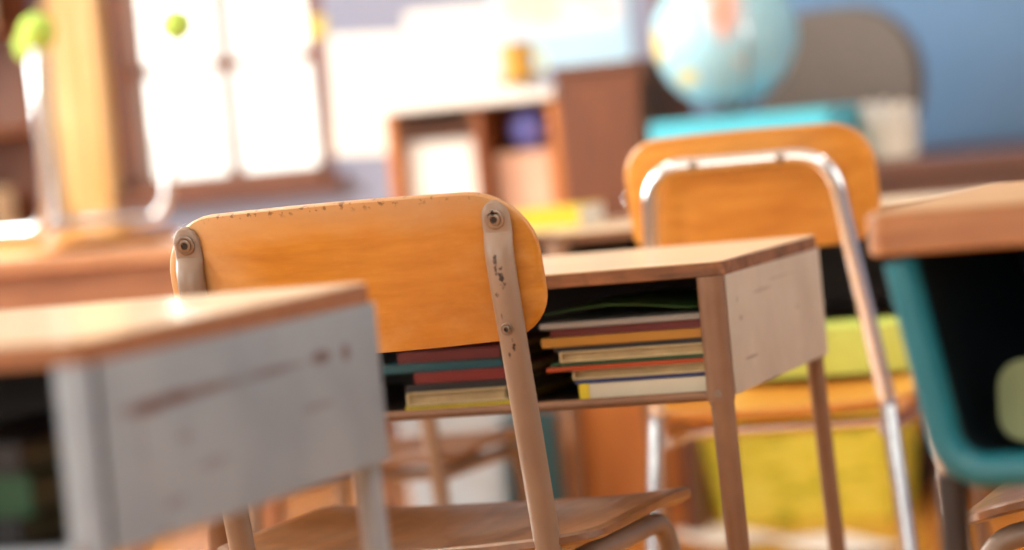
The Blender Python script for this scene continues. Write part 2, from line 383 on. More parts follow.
# ------------------------------------------------------------------ school desk
def desk(label, x, y, z, rz, Wd=.61, Dp=.45, BH=.1265, metal=None, panel=None, inner=None, top=None, edge=None, group='school desks', taper=.0125, pw=.0148):
    """x,y = front right corner of the top; open front faces -Y"""
    metal = metal or M['brown_metal']; panel = panel or M['panel_white']; inner = inner or M['dark_metal_and_shade']
    d = root('school_desk', label, 'desk', (x, y, 0), rz, group)
    th = .016; zu = z-th; zb = zu-BH
    top_o = MB().prism(rrect(Wd+.004, Dp, .013, 6, cx=-Wd/2, cy=Dp/2), zu, z-.0015).build('desktop', edge or M['desk_edge'], d, .0012, label='wooden desktop with a worn darker edge')
    MB().prism(rrect(Wd+.001, Dp-.003, .012, 6, cx=-Wd/2, cy=Dp/2), z-.0016, z).build('laminate_surface', top or M['desk_top'], top_o, .0005, label='glossy pale laminate surface')
    bx0, bx1 = -Wd-.002, .002
    MB().box(bx1-.0025, bx1, .012, Dp+.002, zb, zu).box(bx1-.016, bx1-.0025, .03, Dp-.01, zb-.001, zb+.001).build('side_panel', panel, d, .001)
    MB().box(bx0, bx0+.0025, .012, Dp+.002, zb, zu).box(bx0+.0025, bx0+.016, .03, Dp-.01, zb-.001, zb+.001).build('side_panel', panel, d, .001)
    MB().box(bx0+.003, bx1-.003, Dp-.03, Dp-.027, zb, zu).build('back_panel', panel, d)
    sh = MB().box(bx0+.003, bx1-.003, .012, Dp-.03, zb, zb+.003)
    sh.build('book_shelf', inner, d, label='shelf under the desktop, darkened as if shaded')
    MB().box(bx0+.003, bx1-.003, Dp-.0305, Dp-.034, zb+.003, zu).box(bx1-.0045, bx1-.003, .014, Dp-.034, zb+.003, zu).box(bx0+.003, bx0+.0045, .014, Dp-.034, zb+.003, zu).build('shade_liner', inner, d, label='inside of the book box, darkened as if shaded')  # near-black shelf and inner faces paint in the shade of the box
    MB().tube([(bx0+.01, .008, zb+.001), (bx1-.01, .008, zb+.001)], [(.0055, .0055)]*2, 12).build('front_rail', metal, d)
    for sx, bx in ((1, bx1), (-1, bx0)):
        for fy in (0, 1):
            px = bx-sx*.0145; py = .004 if fy == 0 else Dp-.012
            lg = MB()
            w = pw if fy == 0 else .012
            lg.tube([(px, py, zu), (px, py, zb-.004)], [(w, w*.85)]*2, 18, ref=(0, 1, 0))
            lg.tube([(px, py, zb-.003), (px+sx*.001, py, zb-.008), (px+sx*.012, py-(.012 if fy == 0 else -.012), .02)], [(w*.97, w*.83), (w*.86, w*.74), (taper-.002, taper-.002)], 18, ref=(0, 1, 0))
            L = lg.build('leg', metal, d)
            MB().lathe([(.010, 0), (.015, .001), (.0155, .014), (.012, .024)], 16, Matrix.Translation((px+sx*.012, py-(.012 if fy == 0 else -.012), 0))).build('foot_cap', M['rubber'], L)
            if fy == 0:
                MB().tube([(px, py-w*.85-.001, zb+.004), (px, py-w*.85+.003, zb+.004)], .004, 10).build('rivet', M['screw'], L)
    return d

deskA = desk('open wooden desk packed with books, right in front of the sharp orange chair', -.825, 3.098, .665, 0)
deskL = desk('large blurred desk at lower left with scratched pale grey side', -.8605, 1.702, .7162, -1.39, Dp=.46, pw=.0118, BH=.1203, metal=M['post_grey'], panel=M['panel_grey'],
             edge=wood('desk_edge_warm', '#80502e', '#a06a40', 0, .45, .15, 10))
deskB = desk('blurred wooden desk behind the chrome tube chair', -.80, 4.34, .662, 0, BH=.15)
deskD = desk('blurred wooden desk with the yellow folder, behind the small wooden chair', -1.50, 4.66, .655, 0)
# front row, far right: the near desk with a moulded teal book tub
def teal_desk():
    d = root('school_desk', 'wooden desk at the right edge with a moulded teal book tub', 'desk', (-.475, 2.19, 0), -2, 'school desks')
    Wd, Dp, z = .62, .46, .735
    t_o = MB().prism(rrect(Wd, Dp, .02, 6, cx=Wd/2, cy=Dp/2), z-.032, z-.0015).build('desktop', M['r_edge'], d, .003, label='thick orange brown wooden desktop')
    MB().prism(rrect(Wd-.008, Dp-.008, .018, 6, cx=Wd/2, cy=Dp/2), z-.0016, z).build('laminate_surface', M['matte_top'], t_o, .0005)
    # tub: U profile extruded back, closed at the rear, tapering downward
    zu = z-.033; zb = zu-.165
    x0, x1 = .016, Wd-.016
    def prof(x0, x1, zt, zb, r, tap):
        pts = [(x0, zt)]
        for j in range(9):
            a = PI+PI/2*j/8; pts.append((x0+tap+r+r*math.cos(a), zb+r+r*math.sin(a)))
        for j in range(9):
            a = 3*PI/2+PI/2*j/8; pts.append((x1-tap-r+r*math.cos(a), zb+r+r*math.sin(a)))
        pts.append((x1, zt)); return pts
    o = prof(x0, x1, zu, zb, .035, .020); i_ = prof(x0+.006, x1-.006, zu, zb+.006, .03, .020)
    yf, yb = .02, Dp-.03
    def strip(mb, A, B, ya, yb_):   # surface between profile A at ya and profile B at yb_
        n = len(A); mb.add([(x, ya, zz) for x, zz in A]+[(x, yb_, zz) for x, zz in B], [(k, k+1, n+k+1, n+k) for k in range(n-1)])
    tub = MB(); strip(tub, o, o, yf, yb); strip(tub, i_, i_, yf, yb-.006); strip(tub, o, i_, yb, yb)
    n = len(o); tub.add([(x, yb, zz) for x, zz in o], [tuple(range(n))]); tub.add([(x, yb-.006, zz) for x, zz in i_], [tuple(range(n))])
    tb = tub.build('book_tub', M['teal'], d, label='moulded teal plastic book tub')
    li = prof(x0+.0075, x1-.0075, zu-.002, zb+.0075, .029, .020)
    ln = MB(); strip(ln, li, li, yf+.02, yb-.008); ln.add([(x, yb-.008, zz) for x, zz in li], [tuple(range(n))]); ln.build('shade_lining', M['tub_in'], tb, label='inside of the tub, coloured very dark for its shade')  # added dark layer puts the tub's inner shade into the colour
    # thick rolled rim round the opening
    pts = [(x, yf, zz) for x, zz in prof(x0+.006, x1-.006, zu-.004, zb+.004, .034, .020)]
    MB().tube(pts, [(.013, .013)]*len(pts), 12, ref=(0, 1, 0)).build('rim', M['teal'], tb)
    for sx in (0, 1):
        for sy_ in (0, 1):
            px = .040 if sx == 0 else Wd-.040; py = .045 if sy_ == 0 else Dp-.055
            L = MB().tube([(px, py, zb-.0), (px+(-.012 if sx == 0 else .012), py, .02)], [.012, .010], 16).build('leg', M['dark_metal_and_shade'], d, label='black steel leg')
            MB().lathe([(.011, 0), (.0155, .001), (.0155, .014), (.012, .024)], 16, Matrix.Translation((px+(-.012 if sx == 0 else .012), py, 0))).build('foot_cap', M['rubber'], L)
    return d, zb
M['matte_top'] = wood('matte_tan_desk_top', '#a9855c', '#c4a47c', 0, .6, 0, 6)
M['tub_in'] = plain('tub_shade_lining', '#0f2733', .7)
M['r_edge'] = wood('teal_desk_edge', '#8a5428', '#ad7340', 0, .45, .2, 8)
deskR, zbR = teal_desk()
pk = MB().shell(rrect(.075, .06, .02, 5), lambda u, v: (u, v*.3, v+.0), .018).build('bean_bag', plain('pale_green_cloth', '#98a478', .8), None)
pk.location = (-.368, 2.30, zbR+.043); tag(pk, 'pale green cloth pouch inside the teal book tub', 'pouch')

# ------------------------------------------------------------------ wooden-backed chair on painted tube (like the sharp one)
def screw(parent, pos, nrm, r=.0058):
    q = Vector(nrm).to_track_quat('Z', 'Y').to_matrix().to_4x4(); mx = Matrix.Translation(pos) @ q
    s_ = MB().lathe([(r*1.35, -.0010), (r*1.35, .0004), (r*1.2, .0009), (r*.95, .0007), (r*.90, .0006), (r*.86, .0018), (r*.7, .0022), (r*.5, .0022), (r*.46, .0008)], 24, mx).build('screw', M['screw'], parent)
    MB().lathe([(r*.47, .0007), (r*.45, .0012)], 6, mx).build('screw_recess', M['screw_dark'], s_)
    return s_
def seat_map(w, dpt, z, rise=0):
    def f(u, v):
        a = u/(w/2); b_ = v/(dpt/2)
        dish = -.011*max(0, 1-a*a)*max(0, 1-(b_+.15)**2)*1.25
        fall = -.022*max(0, (b_-.45)/.55)**2.2
        side = .004*abs(a)**3
        rear = .006*max(0, (-b_-.5)/.5)**2
        return (u, v, z+dish+fall+side+rear+rise*(b_+1)/2)
    return f
LT = math.tan(R(12))
def wooden_chair(label, loc, rz, metal, ply, seatm, group='wooden school chairs', detail=True):
    c = root('school_chair', label, 'chair', (loc[0], loc[1], 0), rz, group)
    yz = lambda z: -.182-(z-.42)*LT
    for sx in (-1, 1):
        # flattened, round-ended strap at the top, swelling into the round tube
        z_t = .7545
        prof = [(.0, .003, .0005), (.0025, .008, .0030), (.007, .0122, .0036), (.013, .0142, .0040), (.029, .0145, .0040), (.033, .0144, .0058), (.038, .0143, .0085), (.045, .0141, .0108), (.055, .0139, .0122), (.075, .0137, .0128), (.10, .0135, .0128)]
        pts = [(sx*.16, yz(z_t-a), z_t-a) for a, _, _ in prof]; rr = [(w_, h_) for _, w_, h_ in prof]
        low = fillet([(sx*.16, yz(.60), .60), (sx*.16, yz(.36), .36), (sx*.178, -.195, .018)], .12, 8)
        pts += [tuple(p) for p in low]; rr += [(.0132, .0128)]*len(low)
        # push strap centre so its front face lies on the plywood
        P = []
        for (x, y, z), (w_, h_) in zip(pts, rr): P.append((x, y+max(0, (.0128-h_))*.8, z+max(0, (.0128-h_))*.16))
        bp = MB().tube(P, rr, 22, ref=(0, 1, 0)).build('back_post', metal, c)
        bp['label'] = 'painted steel back post bolted to the backrest'
        nv = Vector((0, -1, -LT)).normalized()
        for zz, e in ((.738, .0088), (.637, -.0005)):
            p0 = Vector((sx*.16, yz(zz), zz))+Vector((0, .8, .16))*e
            screw(bp, p0+nv*(.0045 if e > 0 else .0125), nv, .0072 if e > 0 else .0046)
        MB().lathe([(.011, 0), (.0155, .001), (.0155, .016), (.0135, .026)], 16, Matrix.Translation((sx*.178, -.195, 0))).build('foot_cap', M['rubber'], bp)
        # seat rail bending down into the front leg
        pl = fillet([(sx*.150, -.160, .388), (sx*.162, .205, .388), (sx*.185, .245, .02)], .05, 8)
        fl = MB().tube(pl, .0115, 16).build('front_leg', metal, c)
        MB().lathe([(.010, 0), (.014, .001), (.014, .016), (.012, .026)], 16, Matrix.Translation((sx*.185, .245, 0))).build('foot_cap', M['rubber'], fl)
    for yy in (-.10, .10): MB().tube([(-.15, yy, .386), (.15, yy, .386)], .009, 12).build('cross_rail', metal, c)
    MB().tube([(-.168, -.186, .17), (.168, -.186, .17)], .008, 12).build('stretcher', metal, c)
    # backrest: bent plywood, hollow side to the sitter (+y)
    Rb = .60
    y_at = Rb-math.sqrt(Rb*Rb-.16**2)
    zc = .694; hh = .143
    def bm_(u, v):
        yy = Rb-math.sqrt(Rb*Rb-u*u)-y_at
        base_y = -.182-(zc-.42)*LT+.0128+.0062
        return (u, base_y+yy-v*math.sin(R(12)), zc+v*math.cos(R(12)))
    outl = rrect(.384, hh, [.060, .060, .046, .046], 9, .004)
    MB().shell(outl, bm_, .0115, (1, .985, .95, .88, .76, .62, .48, .34, .2, .1), edge=.55).build('backrest', ply, c, label='bent plywood backrest with a worn top edge', angle=50)
    so = rrect(.412, .420, [.075, .075, .055, .055], 8, .0, cy=.02)
    MB().shell(so, seat_map(.412, .45, .421), .012, (1, .98, .94, .87, .78, .68, .58, .46, .34, .2, .1), edge=.5).build('seat', seatm, c, label='dished brown wooden seat', angle=50)
    return c
def backrest_material():
    mt, nt, b = newmat('worn_orange_backrest')
    n1 = noise(nt, 7, (1, 8, 8), 6, (0, 0, 0), .6)
    c = ramp(nt, n1.outputs[0], [(.3, srgb('#a8691a')), (.5, srgb('#b97a22')), (.72, srgb('#c98a34'))]).outputs[0]
    # blotchy rubbed varnish
    n2 = noise(nt, 9, (1, 1, 1.4), 8, (3, 1, 2), .66)
    c = mix(nt, ramp(nt, n2.outputs[0], [(.46, BW(0)), (.66, BW(.55))]).outputs[0], c, srgb('#d2a262'))
    n3 = noise(nt, 5, (1, 1, 1), 6, (7, 3, 1), .6)
    c = mix(nt, ramp(nt, n3.outputs[0], [(.50, BW(0)), (.70, BW(.5))]).outputs[0], c, srgb('#a86216'))
    # paler rubbed band along the top edge (real wear, in object space); left end paler as painted-in glare
    tc = nt.nodes.new('ShaderNodeTexCoord'); sep = nt.nodes.new('ShaderNodeSeparateXYZ'); nt.links.new(tc.outputs['Object'], sep.inputs[0])
    n4 = noise(nt, 22, (1, 1, 1), 6, (1, 5, 2), .7)
    def mth(op, a, b_):
        k = nt.nodes.new('ShaderNodeMath'); k.operation = op
        for s_, val in ((k.inputs[0], a), (k.inputs[1], b_)):
            if isinstance(val, (int, float)): s_.default_value = val
            else: nt.links.new(val, s_)
        return k.outputs[0]
    zz = mth('ADD', sep.outputs[2], mth('MULTIPLY', n4.outputs[0], .03))
    mr = nt.nodes.new('ShaderNodeMapRange'); mr.inputs[1].default_value = .745; mr.inputs[2].default_value = .778; nt.links.new(zz, mr.inputs[0])
    c = mix(nt, mth('MULTIPLY', mr.outputs[0], .75), c, srgb('#bd9468'))
    xx = mth('ADD', sep.outputs[0], mth('MULTIPLY', n2.outputs[0], -.12))
    mr2 = nt.nodes.new('ShaderNodeMapRange'); mr2.inputs[1].default_value = -.12; mr2.inputs[2].default_value = -.24; nt.links.new(xx, mr2.inputs[0])
    c = mix(nt, mth('MULTIPLY', mr2.outputs[0], .6), c, srgb('#cfa677'))
    # dark nicks on the very edge
    mr3 = nt.nodes.new('ShaderNodeMapRange'); mr3.inputs[1].default_value = .757; mr3.inputs[2].default_value = .763; nt.links.new(sep.outputs[2], mr3.inputs[0])
    n5 = noise(nt, 170, (1, 1, 1), 3, (1, 2, 3))
    nick = mth('MULTIPLY', mr3.outputs[0], ramp(nt, n5.outputs[0], [(.58, BW(0)), (.66, BW(.7))]).outputs[0])
    c = mix(nt, nick, c, srgb('#4a2c18'))
    nt.links.new(c, b.inputs['Base Color'])
    nt.links.new(ramp(nt, n2.outputs[0], [(.35, BW(.36)), (.7, BW(.6))]).outputs[0], b.inputs['Roughness'])
    b.inputs['Coat Weight'].default_value = .25; b.inputs['Coat Roughness'].default_value = .3
    bp = nt.nodes.new('ShaderNodeBump'); bp.inputs['Strength'].default_value = .15; bp.inputs['Distance'].default_value = .001
    nt.links.new(n1.outputs[0], bp.inputs['Height']); nt.links.new(bp.outputs[0], b.inputs['Normal'])
    return mt
M['backrest'] = backrest_material()
chairC = wooden_chair('sharp orange wooden chair with worn edges and two bolted tan posts', (-1.096, 2.97), -.5, M['tan_metal'], M['backrest'], M['seat_ply'])
chairD = dup(chairC, location=(-1.64, 4.16, 0), scale=(.9, .9, .9))
chairD['label'] = 'small blurred wooden chair seen under the open desk'
chairE = dup(chairC, location=(-.315, 3.02, 0), rotation_euler=(0, 0, R(90)), scale=(1.03, 1.03, 1.03))
chairE['label'] = 'chair turned sideways, its bent tube leg showing at the lower right corner'

# ------------------------------------------------------------------ chrome chair
def chrome_chair(label, loc, rz, balls=False, group=None, z=0, rx=0):
    c = root('chrome_chair', label, 'chair', (loc[0], loc[1], z), rz, group)
    c.rotation_euler = (R(rx), 0, R(rz))
    lean = math.tan(R(9))
    yb = lambda zz: -.19-(zz-.42)*lean
    pts = [(-.19, -.24, .018), (-.156, yb(.42), .42), (-.128, yb(.70), .70), (-.120, yb(.745), .745), (.120, yb(.745), .745), (.128, yb(.70), .70), (.156, yb(.42), .42), (.19, -.24, .018)]
    path = fillet([pts[0], pts[1], pts[3], pts[4], pts[6], pts[7]], .055, 9)
    MB().tube(path, .0112, 16).build('back_tube', M['chrome'], c, label='bent chrome tube of the back and rear legs')
    for sx in (-1, 1):
        pl = fillet([(sx*.150, -.185, .385), (sx*.150, .145, .385), (sx*.172, .20, .018)], .06, 7)
        MB().tube(pl, .0108, 16).build('front_leg', M['chrome'], c)
    for yy in (-.09, .11): MB().tube([(-.15, yy, .385), (.15, yy, .385)], .008, 12).build('cross_rail', M['chrome'], c)
    for px, py in ((-.19, -.24), (.19, -.24), (-.172, .20), (.172, .20)):
        if balls:
            mb = MB(); k = 14; prof = [(.0333*math.sin(PI*(i+.15)/(k+.3)), .0333*math.cos(PI*(i+.15)/(k+.3))) for i in range(k+1)]
            mb.lathe(prof, 24, Matrix.Translation((px, py, .028)))
            mb.build('tennis_ball', M['tennis'], c, label='lime tennis ball on the leg end')
        else:
            MB().lathe([(.010, 0), (.0145, .001), (.0145, .016), (.0125, .026)], 16, Matrix.Translation((px, py, 0))).build('foot_cap', M['rubber'], c)
    Rb = .45; zc = .705; ang = R(9)
    def bmf(u, v):
        return (u, yb(zc)+.0112+.007+(Rb-math.sqrt(Rb*Rb-u*u))*1.0-v*math.sin(ang), zc+v*math.cos(ang))
    bk = MB().shell(rrect(.335, .152, [.048, .048, .04, .04], 8, .004), bmf, .012, (1, .98, .94, .86, .7, .5, .3, .15), edge=.5).build('backrest', M['orange_ply'], c, label='plain orange plywood backrest', angle=50)
    for sx in (-1, 1):
        MB().lathe([(.0065, -.002), (.0065, .001), (.004, .0035), (.001, .004)], 14, Matrix.Translation((sx*.058, yb(.745)-.0105, .745)) @ Matrix.Rotation(PI/2, 4, 'X')).build('rivet', M['screw'], bk)
    MB().shell(rrect(.36, .37, [.07, .07, .05, .05], 8), seat_map(.36, .37, .412, .022), .014, (1, .98, .94, .86, .74, .6, .45, .3, .15), edge=.5).build('seat', M['orange_ply'], c, label='orange plywood seat', angle=50)
    return c
M['tennis'] = plain('tennis_felt', '#a5c455', .9, 0, .08, 60, .3)
chB = chrome_chair('chrome tube chair with orange back, cushion on its seat', (-.99, 4.10), 0)
chB.scale = (1, 1, 1.012)
ch1 = chrome_chair('upturned chrome chair with tennis balls on its legs, on the far table', (-2.683, 5.243), 68, True, z=.6815+.428, rx=180, group=None)
# cushion
cu = MB().shell(rrect(.32, .14, .05, 8), lambda u, v: (u, v, 0.034), .066, (1, .975, .93, .85, .7, .45, .2), edge=.3).build('cushion', plain('lime_cloth', '#c6da6c', .45, 0, .14, 9, .1), None, angle=60)
cu.location = (-.975, 4.235, .440); tag(cu, 'pale lime cushion lying on the front of the chrome tube chair seat', 'cushion')

# ------------------------------------------------------------------ books
def book(label, x, y, z, w, d, t, cover, rz=0, pages=None, group='books in the open desk', front=False):
    """flat book, lower front-left corner at x,y,z; spine on the left, or facing -Y when front"""
    r = root('book', label, 'book', (x, y, z), rz, group)
    ct = min(.0014, t*.25)
    c = MB().box(0, w, 0, d, 0, ct).box(0, w, 0, d, t-ct, t)
    if front: c.box(0, w, -.0008, .0016, 0, t)
    else: c.box(-.0008, .0016, 0, d, 0, t)
    c.build('cover', cover, r, .0004)
    if t > .003: MB().box(.0018, w-.003, .003, d-.003, ct+.0001, t-ct-.0001).build('pages', pages or M['page'], r)
    return r
cv = lambda n, h: plain(n+'_cover', h, .4, 0, .06)
CV = {k: cv(k, h) for k, h in dict(white='#c9c2ac', navy='#23305c', cream='#cdbb90', orange='#a5431a', green='#154427', mustard='#a8762a', maroon='#5a1c1c', grey='#8d8780',
      leaf='#4f7a3c', teal='#17505a', black='#1b1a1e', red='#6e1f1c', yellow='#d9c02f', blue='#3f6fb0').items()}
zs = .665-.016-.1265+.0035
xr = -.825-.012; yf = 3.122
y0 = zs
for lab, w, d, t, col, dx, dy, rz, fr_ in [
    ('white covered book with a yellow end at the bottom of the right pile', .160, .24, .017, 'white', 0, 0, 0, 1),
    ('thin navy blue workbook in the right pile', .166, .24, .004, 'navy', 0, .002, .6, 1),
    ('cream paged book above the navy workbook', .168, .25, .010, 'cream', .0, .004, -.5, 0),
    ('thin orange covered booklet in the right pile', .196, .25, .0045, 'orange', 0, 0, .4, 1),
    ('thin green covered booklet in the right pile', .192, .25, .004, 'green', 0, .004, -.3, 1),
    ('cream covered book in the middle of the right pile', .180, .25, .011, 'cream', 0, .001, .3, 0),
    ('thin black notebook in the right pile', .188, .24, .005, 'black', 0, .006, 0, 1),
    ('mustard covered book high in the right pile', .200, .24, .010, 'mustard', 0, .003, .5, 1),
    ('dark maroon book high in the right pile', .190, .24, .009, 'maroon', 0, .006, -.4, 1),
    ('grey folder near the top of the right pile', .200, .25, .006, 'grey', 0, .002, .2, 1)]:
    book(lab, xr-w-dx, yf+dy, y0, w, d, t, CV[col], rz, front=bool(fr_))
    if col == 'white':
        ye = MB().box(-.0012, .010, -.0018, .03, -.0003, .0173).build('spine_tape', CV['yellow'], bpy.data.objects[-1] if False else [o for o in COL.objects if o.get('label') == lab][0], .0003, label='yellow tape on the book end')
    y0 += t+.0004
# floppy leaf green cover on top, bent up to the left
gb = MB().shell(rrect(.17, .22, .008, 3), lambda u, v: (u, v, .006*math.sin((u+.085)*22)+.006), .0012, (1, .9, .75, .5, .25)).build('exercise_book', CV['leaf'])
gb.location = (xr-.115, yf+.125, y0+.002); tag(gb, 'curled green exercise book lying on top of the right pile', 'book', 'books in the open desk')
y0 = zs
xl = -1.20
for lab, w, d, t, col, dx, dy, rz in [
    ('yellow edged thin book at the bottom of the left pile', .125, .24, .005, 'yellow', .0, .004, 0),
    ('cream book near the bottom of the left pile', .115, .23, .014, 'cream', .004, 0, .6),
    ('black book in the left pile', .13, .24, .008, 'black', .0, .01, 0),
    ('red covered book in the left pile', .12, .22, .012, 'red', .01, .012, -1),
    ('teal covered book in the left pile', .14, .22, .010, 'teal', -.03, .02, 1),
    ('maroon book at the top of the left pile', .12, .2, .012, 'maroon', -.01, .02, -1)]:
    book(lab, xl+dx, yf+dy, y0, w, d, t, CV[col], rz, front=col not in ('cream',)); y0 += t+.0004
# a few things in the near left desk's dark box
dl = R(-1.39)
def inL(x, y): return (-.8645+x*math.cos(dl)-y*math.sin(dl), 1.700+x*math.sin(dl)+y*math.cos(dl))
zl = .7162-.016-.1203+.0035
for lab, x, w, t, col, z_ in [('black book under the green one in the grey sided desk', -.14, .10, .018, 'black', 0), ('dark green book in the middle of the grey sided desk pile', -.15, .12, .026, 'green', .019), ('black book on top of the pile in the grey sided desk', -.145, .11, .02, 'black', .046)]:
    p_ = inL(x-.04, .05); book(lab, p_[0], p_[1], zl+z_, w, .24, t, CV[col], -1.39, group='books in the grey sided desk', front=True)

# ------------------------------------------------------------------ far table with the upturned chairs
def table(label, cat, x0, x1, y0, y1, z, th, apron, mat, topm, rz=0):
    t = root('wooden_table', label, cat, ((x0+x1)/2, (y0+y1)/2, 0), rz)
    w, d = (x1-x0)/2, (y1-y0)/2
    MB().prism(rrect(2*w, 2*d, .02, 5), z-th, z).build('tabletop', topm, t, .004)
    MB().box(-w+.03, w-.03, -d+.03, -d+.05, z-th-apron, z-th).box(-w+.03, w-.03, d-.05, d-.03, z-th-apron, z-th).box(-w+.03, -w+.05, -d+.05, d-.05, z-th-apron, z-th).box(w-.05, w-.03, -d+.05, d-.05, z-th-apron, z-th).build('apron', mat, t, .002)
    for sx in (-1, 1):
        for sy_ in (-1, 1):
            cx_, cy__ = sx*(w-.055), sy_*(d-.055)
            MB().add([(cx_-.025, cy__-.025, z-th), (cx_+.025, cy__-.025, z-th), (cx_+.025, cy__+.025, z-th), (cx_-.025, cy__+.025, z-th), (cx_-.017, cy__-.017, 0), (cx_+.017, cy__-.017, 0), (cx_+.017, cy__+.017, 0), (cx_-.017, cy__+.017, 0)],
                     [(0, 1, 2, 3), (7, 6, 5, 4), (0, 4, 5, 1), (1, 5, 6, 2), (2, 6, 7, 3), (3, 7, 4, 0)]).build('leg', mat, t, .003)
    return t
table('brown wooden table under the upturned chairs', 'table', -2.80, -2.13, 4.93, 5.62, .68, .03, .11, M['mid_wood'], wood('glossy_brown_tabletop', '#9c6a48', '#b98a64', 0, .2, .6, 6))

# ------------------------------------------------------------------ left bookcase by the wooden column
bc = root('bookcase', 'brown bookcase at the left edge beside the golden column', 'bookcase', (-3.87, 6.80, 0))
MB().box(-.30, -.28, -.17, .17, 0, 1.7).box(.27, .29, -.17, -.13, 0, 1.7).box(.27, .29, .13, .17, 0, 1.7).box(-.28, .27, .155, .17, 0, 1.7).box(-.30, .29, -.17, .17, 1.7, 1.72).build('case', M['red_wood'], bc, .003)
for zz in (.05, .36, .66, .93, 1.18, 1.44): MB().box(-.279, .269, -.165, .154, zz, zz+.02).build('shelf', M['mid_wood_v'], bc, .002)
bk0 = None
def upright(label, x, y, z, w, d, h, cover, group):
    r = root('book', label, 'book', (x, y, z), 0, group)
    MB().box(0, .002, 0, d, 0, h).box(w-.002, w, 0, d, 0, h).box(0, w, 0, .002, 0, h).build('cover', cover, r, .0005)
    MB().box(.0022, w-.0022, .0022, d-.003, .002, h-.003).build('pages', M['page'], r)
xx = -4.14
cols = ['maroon', 'mustard', 'red', 'cream', 'maroon', 'orange', 'red', 'navy', 'maroon', 'mustard']
cname = ['dark maroon', 'mustard', 'red', 'cream', 'wide maroon', 'orange', 'tall red', 'navy', 'short maroon', 'thin mustard']
for i in range(10):
    w = [.03, .025, .035, .028, .045, .03, .035, .03, .03, .02][i]; h = [.19, .17, .2, .18, .19, .16, .21, .19, .15, .18][i]
    upright(cname[i]+' book standing on the third shelf of the left bookcase', xx, 6.70, .681, w, .16, h, CV[cols[i]], 'books on the left bookcase'); xx += w+.002
pp = MB().prism(rrect(.20, .16, .006, 2), 0, .07).build('paper_stack', M['paper'], None, .001); pp.location = (-3.68, 6.74, .681+.0)
bpy.data.objects.remove(pp)
bx_ = MB().prism(rrect(.16, .2, .01, 3), 0, .12).build('storage_box', plain('cream_card', '#e8d9bb', .7), None, .003); bx_.location = (-3.70, 6.76, .682)
tag(bx_, 'cream cardboard box at the end of the bookcase shelf', 'box')
bx2 = MB().prism(rrect(.16, .2, .01, 3), 0, .16).build('storage_box', plain('pale_card', '#efd9b8', .7), None, .003); bx2.location = (-3.70, 6.76, 1.201)
tag(bx2, 'pale cardboard box on the high shelf of the left bookcase', 'box')

# ------------------------------------------------------------------ papers and poster on the back wall
def sheet(name, label, cat, x0, x1, z0, z1, mat, y=Y1-.004, group=None, bend=.006, tilt=0):
    w, h = x1-x0, z1-z0
    o = MB().shell(rrect(w, h, .002, 2), lambda u, v: (u, -bend*(1-math.cos(v/h*3)) - .001, v), .0008, (1, .9, .7, .45, .2)).build(name, mat, None)
    o.location = ((x0+x1)/2, y, (z0+z1)/2); o.rotation_euler = (0, R(tilt), 0)
    return tag(o, label, cat, group)
sheet('paper_sheet', 'tall white sheet pinned on the wall right of the window', 'paper', -2.80, -2.60, .80, 1.09, M['paper'], group='white sheets on the wall', tilt=3)
sheet('paper_sheet', 'white sheet pinned beside the taller one, nearer the map', 'paper', -2.59, -2.37, .86, 1.13, M['paper'], group='white sheets on the wall', tilt=1)
# wall map: flat print with land and sea bands
mp_, nt, b = newmat('wall_map_print')
nz = noise(nt, 5, (1, 1, 1), 3, (2.3, 0, 1.1)); tc = nt.nodes.new('ShaderNodeTexCoord'); sep = nt.nodes.new('ShaderNodeSeparateXYZ'); nt.links.new(tc.outputs['Object'], sep.inputs[0])
rz_ = nt.nodes.new('ShaderNodeMapRange'); rz_.inputs[1].default_value = -.115; rz_.inputs[2].default_value = -.075; nt.links.new(sep.outputs[2], rz_.inputs[0])
ab = nt.nodes.new('ShaderNodeMath'); ab.operation = 'ABSOLUTE'; nt.links.new(sep.outputs[0], ab.inputs[0])
rx_ = nt.nodes.new('ShaderNodeMapRange'); rx_.inputs[1].default_value = .16; rx_.inputs[2].default_value = .13; nt.links.new(ab.outputs[0], rx_.inputs[0])
mm = nt.nodes.new('ShaderNodeMath'); mm.operation = 'MULTIPLY'; nt.links.new(rz_.outputs[0], mm.inputs[0]); nt.links.new(rx_.outputs[0], mm.inputs[1])
c = mix(nt, mm.outputs[0], srgb('#a9cfe6'), mix(nt, ramp(nt, nz.outputs[0], [(.4, BW(0)), (.55, BW(1))]).outputs[0], srgb('#e6cfe0'), srgb('#f2c9b4')))
nt.links.new(c, b.inputs['Base Color']); b.inputs['Roughness'].default_value = .5
sheet('wall_map', 'pink and pale blue wall map on the back wall', 'map', -2.37, -2.03, .955, 1.36, mp_, bend=.002)
yn = sheet('sticky_note', 'small yellow note at the top corner of the white sheets', 'note', -2.845, -2.80, 1.10, 1.145, CV['yellow'], bend=.002)

# ------------------------------------------------------------------ chalkboard
cb = root('chalkboard', 'long blue chalkboard with a dark wooden chalk rail', 'chalkboard', (0, Y1, 0))
MB().box(-1.93, 1.2, -.02, -.001, .70, 1.95).build('writing_surface', M['board'], cb)
MB().box(-1.96, -1.93, -.03, -.001, .67, 1.98).box(1.2, 1.23, -.03, -.001, .67, 1.98).box(-1.93, 1.2, -.03, -.001, 1.95, 1.98).build('frame', M['red_wood'], cb, .003)
MB().box(-1.96, 1.23, -.085, -.001, .655, .67).box(-1.96, 1.23, -.085, -.078, .67, .69).build('chalk_rail', M['dark_wood'], cb, .003)

